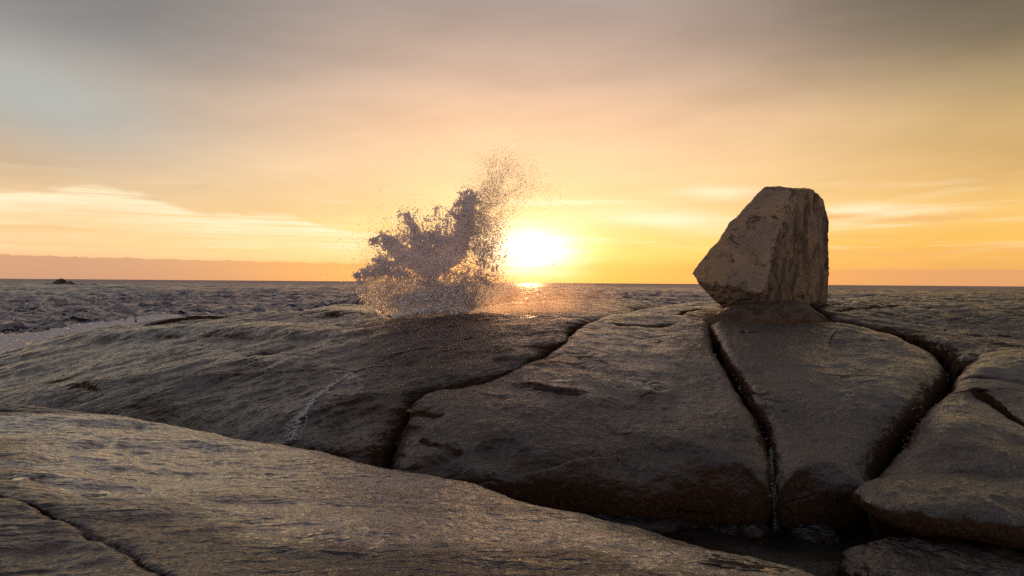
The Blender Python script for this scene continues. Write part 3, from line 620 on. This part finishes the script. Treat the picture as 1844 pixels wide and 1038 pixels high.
# ------------------------------------------------------------------ sea
def sea():
    r = np.concatenate([5*np.exp(np.linspace(0, math.log(20/5), 40, endpoint=False)), 20*np.exp(np.linspace(0, math.log(700/20), 1250, endpoint=False)), 700*np.exp(np.linspace(0, math.log(26000/700), 160))])
    nr_, na = len(r), 1150; a = np.linspace(-rad(56), rad(56), na)
    R_, A_ = np.meshgrid(r, a, indexing='ij'); xy = np.c_[(R_*np.sin(A_)).ravel(), (R_*np.cos(A_)).ravel()]; dr = np.gradient(r)
    cell_all = np.repeat(np.maximum(dr, r*(a[1]-a[0])), na)
    g = np.random.default_rng(5); W_ = []
    for wl, am, n in ((34, .10, 4), (17, .08, 5), (9, .08, 8), (5, .09, 11), (2.8, .095, 13), (1.6, .07, 13), (.9, .035, 10)):
        for _ in range(n):
            L = wl*g.uniform(.75, 1.3); th = g.normal(rad(205), .6); W_.append((L, th, 2*math.pi/L, g.uniform(0, 6.28), am*g.uniform(.5, 1.2)/math.sqrt(n)*1.6))
    def waves(q):
        x, y, cell = q.T; z = np.zeros(len(q)); dx = np.zeros(len(q)); dy = np.zeros(len(q)); rr = np.hypot(x, y)
        for L, th, k, ph, am in W_:
            if cell.min()*2.6 > L: continue
            pt = (x*math.sin(th)+y*math.cos(th))*k+ph; A0 = am*np.clip(L/(cell*2.6)-1, 0, 1)
            c_ = np.cos(pt); s_ = np.sin(pt); z += A0*c_; dx -= A0*s_*math.sin(th)*.85; dy -= A0*s_*math.cos(th)*.85
        near = np.clip((rr-18)/25, .35, 1)
        return np.c_[dx*near, dy*near, z*near]
    D_ = par(waves, np.c_[xy, cell_all], 24000); env = 1+.55*vnoise(np.c_[xy*.03, np.zeros(len(xy))], 3)
    V = np.c_[xy, np.zeros(len(xy))]+D_*env[:, None]
    i = np.arange(nr_*na).reshape(nr_, na); F = np.stack([i[:-1, :-1], i[:-1, 1:], i[1:, 1:], i[1:, :-1]], -1).reshape(-1, 4)[:, ::-1]
    mt = new_mat('sea_water'); nt = mt.node_tree; b = principled(nt)
    geo = nt.nodes.new('ShaderNodeNewGeometry'); P = geo.outputs['Position']; px, py, pz = xyz(nt, P)
    dist = (px*px+py*py).sqrt()
    def slope(scale, sx, det):      # a random slope vector, so far water keeps its roughness
        n = nt.nodes.new('ShaderNodeTexNoise'); nt.links.new(comb(nt, px*sx, py, scale), n.inputs['Vector'])
        n.inputs['Scale'].default_value = scale; n.inputs['Detail'].default_value = det; n.inputs['Roughness'].default_value = .65
        r = nt.nodes.new('ShaderNodeSeparateColor'); nt.links.new(n.outputs['Color'], r.inputs[0])
        return N(nt, r.outputs[0])-.5, N(nt, r.outputs[1])-.5
    a1, b1 = slope(2.2, .7, 5); a2, b2 = slope(.33, .6, 5); a3, b3 = slope(.05, .5, 6)
    f2 = dist.ss(15, 80); f3 = dist.ss(60, 400)
    sx = a1*1.6 + a2*f2*1.6 + a3*f3*1.6; sy = b1*2.2 + b2*f2*2.6 + b3*f3*2.6
    gn = xyz(nt, geo.outputs['Normal'])
    nv = nt.nodes.new('ShaderNodeVectorMath'); nv.operation = 'NORMALIZE'; nt.links.new(comb(nt, gn[0]+sx, gn[1]+sy, gn[2]), nv.inputs[0])
    foam = (noise(nt, comb(nt, px*.35, py, 2.0), .9, 6, .7).ss(.70, .74))*pz.ss(.12, .4)
    nt.nodes.remove(b); o_ = [n for n in nt.nodes if n.type == 'OUTPUT_MATERIAL'][0]
    df = nt.nodes.new('ShaderNodeBsdfDiffuse'); nt.links.new(mix(nt, foam*.7, lin(46, 43, 48), lin(190, 190, 192)), df.inputs[0])
    gs = nt.nodes.new('ShaderNodeBsdfGlossy'); gs.inputs[0].default_value = (.95, .91, .96, 1); setin(nt, gs, 'Roughness', (.13 + dist.ss(80, 1500)*.42))
    nt.links.new(nv.outputs[0], gs.inputs['Normal'])
    fr_ = nt.nodes.new('ShaderNodeFresnel'); fr_.inputs[0].default_value = 1.33; nt.links.new(nv.outputs[0], fr_.inputs['Normal'])
    fac = (N(nt, fr_.outputs[0])*.40)*(1.0-foam*.8)
    mx = nt.nodes.new('ShaderNodeMixShader'); nt.links.new(fac.s, mx.inputs[0]); nt.links.new(df.outputs[0], mx.inputs[1]); nt.links.new(gs.outputs[0], mx.inputs[2]); nt.links.new(mx.outputs[0], o_.inputs[0])
    return mesh_from('sea', V, F, mt)
tag(sea(), kind='structure')

# ------------------------------------------------------------------ the burst of sea water out of the blowhole
def points_to_mesh(name, P, R, mat, voxel, parent, origin):
    """melt a cloud of points of radius R into one water surface"""
    me = bpy.data.meshes.new('seed'); me.vertices.add(len(P)); me.vertices.foreach_set('co', (P-origin).astype(np.float32).ravel())
    at_ = me.attributes.new('r', 'FLOAT', 'POINT'); at_.data.foreach_set('value', R.astype(np.float32))
    so = bpy.data.objects.new('seed', me); col.objects.link(so)
    ng = bpy.data.node_groups.new('melt', 'GeometryNodeTree')
    ng.interface.new_socket('Geometry', in_out='INPUT', socket_type='NodeSocketGeometry'); ng.interface.new_socket('Geometry', in_out='OUTPUT', socket_type='NodeSocketGeometry')
    gi = ng.nodes.new('NodeGroupInput'); go = ng.nodes.new('NodeGroupOutput'); na = ng.nodes.new('GeometryNodeInputNamedAttribute'); na.data_type = 'FLOAT'; na.inputs[0].default_value = 'r'
    mp = ng.nodes.new('GeometryNodeMeshToPoints'); pv = ng.nodes.new('GeometryNodePointsToVolume'); vm = ng.nodes.new('GeometryNodeVolumeToMesh')
    pv.resolution_mode = 'VOXEL_SIZE'; pv.inputs['Voxel Size'].default_value = voxel; vm.resolution_mode = 'GRID'; vm.inputs['Threshold'].default_value = .15
    L = ng.links.new; L(gi.outputs[0], mp.inputs[0]); L(na.outputs[0], mp.inputs['Radius']); L(mp.outputs[0], pv.inputs[0]); L(na.outputs[0], pv.inputs['Radius']); L(pv.outputs[0], vm.inputs[0]); L(vm.outputs[0], go.inputs[0])
    md = so.modifiers.new('melt', 'NODES'); md.node_group = ng
    dg = bpy.context.evaluated_depsgraph_get(); ev = so.evaluated_get(dg)
    out = bpy.data.meshes.new_from_object(ev, depsgraph=dg); bpy.data.objects.remove(so); bpy.data.node_groups.remove(ng)
    out.name = name; out.materials.clear(); out.materials.append(mat)
    out.polygons.foreach_set('use_smooth', np.ones(len(out.polygons), bool))
    print('MELT', name, len(P), len(out.polygons))
    return link(name, out, parent)

def water_mat(name, colr, tr, rough=.35, spec=.5, glass=0.0):
    mt = new_mat(name); nt = mt.node_tree
    geo = nt.nodes.new('ShaderNodeNewGeometry'); n = noise(nt, geo.outputs['Position'], 5, 4, .6)
    b = nt.nodes.new('ShaderNodeBsdfPrincipled'); setin(nt, b, 'Base Color', mix(nt, n, tuple(c*.8 for c in colr[:3])+(1,), colr)); b.inputs['Roughness'].default_value = rough; b.inputs['Specular IOR Level'].default_value = spec
    t = nt.nodes.new('ShaderNodeBsdfTranslucent'); t.inputs[0].default_value = colr
    g = nt.nodes.new('ShaderNodeBsdfTransparent')
    mx = nt.nodes.new('ShaderNodeMixShader'); mx.inputs[0].default_value = tr; nt.links.new(b.outputs[0], mx.inputs[1]); nt.links.new(t.outputs[0], mx.inputs[2])
    if glass:
        gl_ = nt.nodes.new('ShaderNodeBsdfRefraction'); gl_.inputs['IOR'].default_value = 1.12; gl_.inputs['Roughness'].default_value = .15; gl_.inputs['Color'].default_value = (.97, .97, .98, 1)
        m2 = nt.nodes.new('ShaderNodeMixShader'); m2.inputs[0].default_value = glass; nt.links.new(mx.outputs[0], m2.inputs[1]); nt.links.new(gl_.outputs[0], m2.inputs[2]); mx = m2
    o = nt.nodes.new('ShaderNodeOutputMaterial'); nt.links.new(mx.outputs[0], o.inputs[0]); return mt

def splash():
    g = np.random.default_rng(21); Y0 = 17.3; sc = Y0/FOC
    O = at(780, 577, Y0); root = bpy.data.objects.new('water_splash', None); col.objects.link(root); root.location = O
    tag(root, 'burst of white sea water shooting up from the blowhole beside the low sun', 'splash', kind='thing')
    def W(px, py, dy):
        d = fwd[None]+RT[None]*((px-CX)/FOC)[:, None]+UP[None]*((CY-py)/FOC)[:, None]
        return EYE+d*((Y0)/d[:, 1])[:, None]+np.c_[np.zeros(len(px)), dy, np.zeros(len(px))]
    Pn, Rn = [], []
    def band(line, rad_, n, dep, rr, thr=None, f1=1.0, fray=0.0):
        """points along a curved band; line rows are (px, py, halfwidth)"""
        L = catmull_open(np.array(line, float), 60); k = g.uniform(0, 58.99, n*(30 if thr is not None and thr > 2 else 6 if thr is not None else 1)); i = k.astype(int); t = (k-i)[:, None]; q = L[i]*(1-t)+L[i+1]*t
        an = g.uniform(0, 6.283, len(q)); rr_ = np.sqrt(g.uniform(0, 1, len(q)))
        edge = 1+fray*fbm(np.c_[q[:, 0]*.05+an*0, q[:, 1]*.05, an], 3, seed=5)
        px = q[:, 0]+np.cos(an)*rr_*q[:, 2]*edge*rad_; py = q[:, 1]+np.sin(an)*rr_*q[:, 2]*edge*rad_
        dy = g.normal(0, 1, len(q))*dep*(1.05-rr_)
        P = W(px, py, dy)
        if thr is not None:
            Pw = P+np.c_[vnoise(P*7, 11), vnoise(P*7, 12), vnoise(P*7, 13)]*.05
            if thr > 2:       # strings where two sheets cross
                a1_, b1_ = vnoise(Pw*3.2*f1, 7), vnoise(Pw*3.2*f1+9, 8); a2_, b2_ = vnoise(Pw*7*f1+2, 14), vnoise(Pw*7*f1+5, 15)
                k_ = (np.minimum(np.hypot(a1_, b1_), np.hypot(a2_, b2_)*.8) + .04*vnoise(P*1.7, 9)) < (thr-2)
            else:
                v = 1-np.abs(vnoise(Pw*4.5*f1, 7)); v2 = 1-np.abs(vnoise(Pw*11*f1+3, 8))
                k_ = (np.maximum(v, v2*.97) + .10*vnoise(P*1.7, 9)) > thr
            P = P[k_][:n]
        Pn.append(P); Rn.append(g.uniform(.7, 1.3, len(P))*rr)
    # smooth thick arm curling up to the right
    band([(694, 432, 6), (714, 450, 12), (745, 470, 17), (785, 478, 20), (820, 452, 19), (837, 405, 14), (846, 362, 8)], 1, 4600, .12, .034, fray=.6)
    band([(737, 386, 3), (742, 410, 6), (756, 440, 11)], 1, 260, .10, .020, fray=1.8)
    band([(690, 425, 8), (715, 445, 22), (755, 462, 34), (800, 450, 38), (836, 400, 26), (848, 358, 12)], 1, 3600, .2, .017, 2.13, fray=1.2)
    band([(730, 392, 12), (748, 425, 26), (778, 425, 30), (810, 395, 28), (838, 372, 20), (848, 348, 10)], 1, 5200, .2, .015, 2.12, fray=1.3)
    band([(745, 440, 16), (775, 445, 20), (812, 430, 20)], 1, 1700, .14, .026, .9, fray=1.2)
    band([(664, 434, 4), (680, 434, 9), (705, 458, 16)], 1, 700, .15, .016, 2.14, fray=1.2)
    # fan on the left
    band([(640, 498, 3), (668, 490, 14), (700, 490, 28), (735, 500, 34)], 1, 3200, .26, .016, 2.12, fray=.9)
    band([(680, 470, 8), (705, 480, 16), (730, 500, 18)], 1, 900, .2, .022, .93, fray=1.2)
    band([(648, 505, 5), (664, 525, 14), (690, 540, 26), (720, 555, 22)], 1, 3400, .26, .013, 2.11, fray=.8)
    # centre and base
    band([(700, 530, 24), (760, 515, 40), (820, 510, 40), (855, 510, 24)], 1, 4200, .34, .015, 2.13, .9, fray=.7)
    band([(740, 500, 16), (790, 510, 26), (840, 520, 22)], 1, 1300, .26, .019, .955, fray=1.3)
    BASE = {len(Pn), len(Pn)+1}
    band([(715, 570, 6), (745, 562, 13), (795, 556, 19), (836, 562, 12)], 1, 4600, .24, .034, fray=.7)
    band([(722, 548, 14), (760, 538, 22), (800, 532, 26), (842, 540, 20)], 1, 4200, .26, .026, .78, fray=1.1)
    # lacy net towards the sun
    band([(800, 480, 24), (840, 450, 34), (872, 450, 28), (884, 480, 22), (866, 520, 24), (852, 552, 12)], 1, 6500, .24, .0125, 2.115, .85, fray=.8)
    band([(850, 400, 10), (864, 430, 14), (886, 455, 14)], 1, 700, .2, .010, 2.10, .9, fray=1.0)
    nb = len(Pn); base_i = [k for k in range(nb) if k in BASE]
    PB = np.concatenate([Pn[k] for k in base_i]); RB = np.concatenate([Rn[k] for k in base_i])
    points_to_mesh('foam_base', PB, RB, water_mat('white_foam', (.97, .96, .97, 1), .35), .0125, root, O)
    P = np.concatenate([Pn[k] for k in range(nb) if k not in BASE]); R = np.concatenate([Rn[k] for k in range(nb) if k not in BASE])
    low = P[:, 2] < at(0, 505, Y0)[2]+.25*vnoise(P*1.6, 33)
    points_to_mesh('plume', P[~low], R[~low], water_mat('foaming_water', (.90, .88, .93, 1), .4), .0115, root, O)
    points_to_mesh('water_curtain', P[low], R[low], water_mat('clear_water', (.98, .96, .95, 1), .68, glass=.25), .0115, root, O)
    # loose drops
    D, S = [], []
    def drops(cx, cy, sx, sy, rot, n, r0, r1, dep=.35, thr=None):
        a_ = g.normal(0, sx, n); b_ = g.normal(0, sy, n); c_, s_ = math.cos(rot), math.sin(rot)
        P = W(cx+a_*c_-b_*s_, cy+a_*s_+b_*c_, g.normal(0, dep, n))
        if thr is not None: P = P[(fbm(P*2.6, 3, seed=40)) > thr]
        D.append(P); S.append(r0+(r1-r0)*g.uniform(0, 1, len(P))**3)
    drops(866, 392, 17, 36, .3, 12000, .005, .013, thr=-.12)
    drops(898, 355, 26, 44, .55, 13000, .004, .011, thr=-.08)
    drops(900, 310, 24, 20, .3, 3600, .004, .010, thr=-.1)
    drops(955, 338, 34, 15, .35, 3600, .003, .009, thr=-.1)
    drops(880, 425, 20, 28, 0, 6500, .004, .012)
    drops(870, 480, 24, 44, 0, 3200, .005, .014)
    drops(770, 415, 44, 22, 0, 2200, .005, .014)
    drops(700, 470, 30, 40, 0, 3000, .005, .014)
    drops(690, 525, 22, 26, 0, 3000, .005, .013)
    drops(780, 518, 58, 28, 0, 9000, .006, .016)
    drops(840, 555, 18, 14, 0, 1600, .005, .014)
    drops(740, 480, 60, 60, 0, 2600, .004, .011)
    for P0 in (P,):
        k = g.integers(0, len(P0), 13000); D.append(P0[k]+g.normal(0, .05, (len(k), 3))); S.append(g.uniform(.005, .015, len(k)))
    D = np.concatenate(D); S = np.concatenate(S); k = D[:, 2] > O[2]-.1; D, S = D[k], S[k]
    oc = np.array([(1, 0, 0), (-1, 0, 0), (0, 1, 0), (0, -1, 0), (0, 0, 1), (0, 0, -1)], float)
    of = np.array([(0, 2, 4), (2, 1, 4), (1, 3, 4), (3, 0, 4), (2, 0, 5), (1, 2, 5), (3, 1, 5), (0, 3, 5)])
    st = 1+g.uniform(-.3, .6, (len(D), 1, 3))
    V = (D[:, None]+oc[None]*S[:, None, None]*st).reshape(-1, 3); F = (of[None]+(np.arange(len(D))*6)[:, None, None]).reshape(-1, 3)
    d = mesh_from('droplets', V-O, F, water_mat('spray_drops', (.97, .94, .92, 1), .62, .15, .8, glass=.3), parent=root); d['kind'] = 'stuff'
    # drifting spray mist, its white tinted orange to paint the sun's glow
    mt = new_mat('salt_mist'); nt = mt.node_tree; tc = nt.nodes.new('ShaderNodeTexCoord'); px, py, pz = xyz(nt, tc.outputs['Object'])
    rr = ((px/3.4)**2.0 + (py/1.9)**2.0 + (pz/1.4)**2.0).sqrt()
    fall = (1.0-rr).clamp()**1.9; n = noise(nt, tc.outputs['Object'], 1.3, 4, .6)
    pv = nt.nodes.new('ShaderNodeVolumePrincipled'); pv.inputs['Color'].default_value = (1.0, .78, .60, 1); pv.inputs['Anisotropy'].default_value = .6
    nt.links.new((fall*(n.ss(.35, .65)*.8+.2)*.26).s, pv.inputs['Density'])
    o = nt.nodes.new('ShaderNodeOutputMaterial'); nt.links.new(pv.outputs[0], o.inputs['Volume'])
    bm = bmesh.new(); bmesh.ops.create_icosphere(bm, subdivisions=4, radius=1.0); bmesh.ops.scale(bm, vec=(3.4, 1.9, 1.4), verts=bm.verts)
    me = bpy.data.meshes.new('mist'); bm.to_mesh(me); bm.free(); me.materials.append(mt)
    q = at(930, 550, Y0-.2); mo = link('mist', me, root); mo.location = q-O; mo['kind'] = 'stuff'
splash()

# ------------------------------------------------------------------ small waters: trickles, films, foam, the far islet
from mathutils.bvhtree import BVHTree
def bvh_of(o, x0, y0, x1, y1):
    me = o.data; n = len(me.vertices); co = np.empty(n*3, np.float32); me.vertices.foreach_get('co', co); co = co.reshape(-1, 3).astype(float)+np.array(o.location)
    k = len(me.polygons); f = np.empty(k*3, np.int32); me.polygons.foreach_get('vertices', f); f = f.reshape(-1, 3)
    d = co-EYE; w = np.maximum(d@fwd, .01); px = CX+(d@RT)/w*FOC; py = CY-(d@UP)/w*FOC
    ok = (px > x0) & (px < x1) & (py > y0) & (py < y1); f = f[ok[f].all(1)]; u, inv = np.unique(f, return_inverse=True)
    return BVHTree.FromPolygons(co[u].tolist(), inv.reshape(-1, 3).tolist())
def on(tree, px, py):
    d = Vector(ray(px, py)).normalized(); h = tree.ray_cast(Vector(EYE), d)
    return (None, None) if h[0] is None else (np.array(h[0]), np.array(h[1]))
rock = {o['label'].split(' ')[0]+o['label'].split(' ')[1]: o for o in bpy.data.objects if o.get('category') == 'rock'}
T_F, T_A, T_B = bvh_of(rock['broadwet'], -60, 800, 1500, 1080), bvh_of(rock['longstreaked'], 480, 630, 730, 830), bvh_of(rock['broadmiddle'], 900, 670, 1100, 740)
M_WHITE = water_mat('white_water', (.88, .90, .92, 1), .2, .3)

M_DIM = water_mat('dim_water', (.16, .17, .18, 1), .2, .3)
def trickle():
    g = np.random.default_rng(3); P, R = [], []
    for line, n, r in [([(634, 672), (612, 684), (590, 699), (574, 712), (558, 728), (545, 744), (538, 760), (530, 776), (524, 794)], 2600, .009),
                       ([(600, 692), (578, 708), (560, 724), (548, 742)], 500, .007), ([(545, 744), (528, 758), (519, 775), (514, 790)], 500, .007), ([(548, 742), (552, 760), (544, 778), (541, 792)], 300, .006)]:
        L = catmull_open(np.array(line, float), 200)
        for _ in range(n):
            q = L[g.integers(0, 200)]; h, nn = on(T_A, q[0]+g.normal(0, 2.6)*(q[1]-650)/70, q[1]+g.normal(0, 1.2))
            if h is None: continue
            if 1-abs(_vn(h[None]*np.array([[9., 9., 9.]]))[0])*2.2 < g.uniform(.3, 1.0): continue
            P.append(h+nn*.004); R.append(r*g.uniform(.5, 1.4))
        for q in catmull_open(np.array(line, float), 500):
            h, nn = on(T_A, q[0], q[1])
            if h is not None: P.append(h+nn*.004); R.append(.006)
    P = np.array(P); o = points_to_mesh('water_trickle', P, np.array(R), water_mat('runoff', (.72, .74, .76, 1), .2, .25), .006, None, P.mean(0)); o.location = P.mean(0)
    tag(o, 'thin white trickle of sea water running down the front of the long streaked slab', 'trickle', kind='thing')
trickle()
def fall():
    g = np.random.default_rng(8); P, R = [], []
    for line, n, r in [([(1388, 806), (1390, 850), (1393, 900), (1396, 950), (1397, 1005)], 700, .010), ([(1392, 840), (1398, 900), (1401, 960), (1400, 1000)], 380, .007)]:
        L = catmull_open(np.array(line, float), 200)
        for _ in range(n):
            q = L[g.integers(0, 200)]; p = at(q[0]+g.normal(0, 1.6), q[1], 8.95+g.normal(0, .02))
            if _vn(p[None]*6)[0]+.2 < g.uniform(-.1, .35): continue
            P.append(p); R.append(r*g.uniform(.4, 1.3))
        for q in catmull_open(np.array(line, float), 500): P.append(at(q[0], q[1], 8.95)); R.append(.0055)
    P = np.array(P); o = points_to_mesh('waterfall', P, np.array(R), M_DIM, .006, None, P.mean(0)); o.location = P.mean(0)
    tag(o, 'faint waterfall dropping from the narrow crack into the dark gully', 'waterfall', kind='thing')
fall()

def film_mat():
    mt = new_mat('still_water'); nt = mt.node_tree; b = principled(nt)
    b.inputs['Base Color'].default_value = lin(40, 34, 30); b.inputs['Roughness'].default_value = .06; b.inputs['IOR'].default_value = 1.5
    return mt
M_FILM = film_mat()
def film(tree, ring, lb, seed):
    L = np.array(ring, float); nth_, nr_ = 90, 16; c = L.mean(0)
    n = len(L); o_ = []
    for i in range(n):
        p0, p1, p2, p3 = L[i-1], L[i], L[(i+1) % n], L[(i+2) % n]
        for t in np.linspace(0, 1, nth_//n, endpoint=False): o_.append(0.5*((2*p1)+(-p0+p2)*t+(2*p0-5*p1+4*p2-p3)*t*t+(-p0+3*p1-3*p2+p3)*t**3))
    o_ = np.array(o_); n = len(o_); rr = 1+.22*fbm(np.c_[np.cos(np.linspace(0, 6.28, n))*2, np.sin(np.linspace(0, 6.28, n))*2, np.full(n, seed)], 4); o_ = c+(o_-c)*rr[:, None]
    V = []
    for k in range(nr_+1):
        for q in o_:
            p = c+(q-c)*(k/nr_); h, nn = on(tree, p[0], p[1])
            V.append(h if h is not None else V[-1])
    V = np.array(V).reshape(nr_+1, n, 3)
    A = np.c_[V[..., 0].ravel(), V[..., 1].ravel(), np.ones(V.shape[0]*n)]; co = np.linalg.lstsq(A, V[..., 2].ravel(), rcond=None)[0]
    zf = (A@co).reshape(V.shape[:2]); e = (np.arange(nr_+1)/nr_)[:, None]
    V[..., 2] = np.maximum(V[..., 2]*.5+zf*.5, zf-.01) + .006*(1-e**4) - .03*e**6
    F = np.stack([np.arange(nr_*n).reshape(nr_, n), np.roll(np.arange(nr_*n).reshape(nr_, n), -1, 1), np.roll(np.arange(nr_*n).reshape(nr_, n), -1, 1)+n, np.arange(nr_*n).reshape(nr_, n)+n], -1).reshape(-1, 4)
    o = mesh_from('puddle', V.reshape(-1, 3), F, M_FILM, origin=V.reshape(-1, 3).mean(0))
    tag(o, lb, 'puddle', 'puddles lying on the slabs', 'thing')
film(T_B, [(940, 697), (975, 693), (1010, 699), (1050, 708), (1062, 713), (1020, 714), (985, 707)], 'shiny puddle along a ledge on the middle slab', 1.5)
film(T_F, [(10, 858), (60, 846), (100, 846), (92, 858), (50, 868), (14, 872)], 'pale puddle on the foreground slab just above the thin crack', 3.1)
film(T_F, [(130, 892), (170, 884), (215, 882), (200, 892), (160, 898)], 'small grey puddle in the middle left of the foreground slab', 4.4)
film(T_F, [(1230, 1006), (1290, 998), (1370, 1010), (1440, 1030), (1380, 1034), (1290, 1024)], 'long grey puddle near the low right end of the foreground slab', 5.2)

def foam():
    g = np.random.default_rng(12); P, R = [], []
    L = catmull_open(np.array([(-60, 665, 24), (0, 638, 20), (40, 626, 13), (100, 607, 8), (170, 592, 5), (240, 580, 3), (300, 572, 2)], float), 300)
    n = 60000; q = L[g.integers(0, 300, n)]; py = q[:, 1]+g.normal(0, .6, n)*q[:, 2]; px = q[:, 0]+g.normal(0, 10, n)
    d = fwd[None]+RT[None]*((px-CX)/FOC)[:, None]+UP[None]*((CY-py)/FOC)[:, None]; p = EYE+d*((.22-EYE[2])/d[:, 2:])
    v = 1-np.abs(vnoise(p*.9, 4)); v2 = vnoise(p*.25, 6); p = p[v+.3*v2 > .84]
    P = p+np.c_[np.zeros(len(p)), np.zeros(len(p)), g.uniform(-.12, .12, len(p))]; R = g.uniform(.06, .14, len(p))
    P = np.array(P); o = points_to_mesh('sea_foam', P, np.array(R), water_mat('surf_foam', (.92, .93, .95, 1), .1, .7, .1), .06, None, P.mean(0)); o.location = P.mean(0); o['kind'] = 'stuff'
    tag(o, 'white foam washing along the shore at the far left', 'foam', kind='stuff')
foam()

def islet():
    Yd = 420.0; sc = Yd/FOC; x0 = at(60, 503, Yd)[0]; x1 = at(190, 503, Yd)[0]
    xs = np.linspace(x0, x1, 260); ys = np.linspace(Yd-7, Yd+9, 60); Xg, Yg = np.meshgrid(xs, ys); px = (Xg/sc)+922; z = np.full(Xg.shape, -1.0)
    for cx, h, w in [(110, 3.7, 15), (126, 2.2, 14), (86, 1.0, 14), (150, .8, 22), (172, .9, 9), (128, .6, 44)]:
        z = np.maximum(z, -1+(h+1)*np.exp(-((px-cx)/w)**2-((Yg-Yd)/5)**2))
    z = z+fbm(np.c_[Xg.ravel()*.3, Yg.ravel()*.3, np.zeros(Xg.size)], 4, seed=3).reshape(z.shape)*.25
    i = np.arange(Xg.size).reshape(Xg.shape); F = np.stack([i[:-1, :-1], i[:-1, 1:], i[1:, 1:], i[1:, :-1]], -1).reshape(-1, 4)
    c = np.array([(x0+x1)/2, Yd, 0]); o = mesh_from('islet', np.c_[Xg.ravel(), Yg.ravel(), z.ravel()], F, M_E, origin=c)
    tag(o, 'tiny low rocky islet on the horizon at the left', 'islet', kind='thing')
islet()
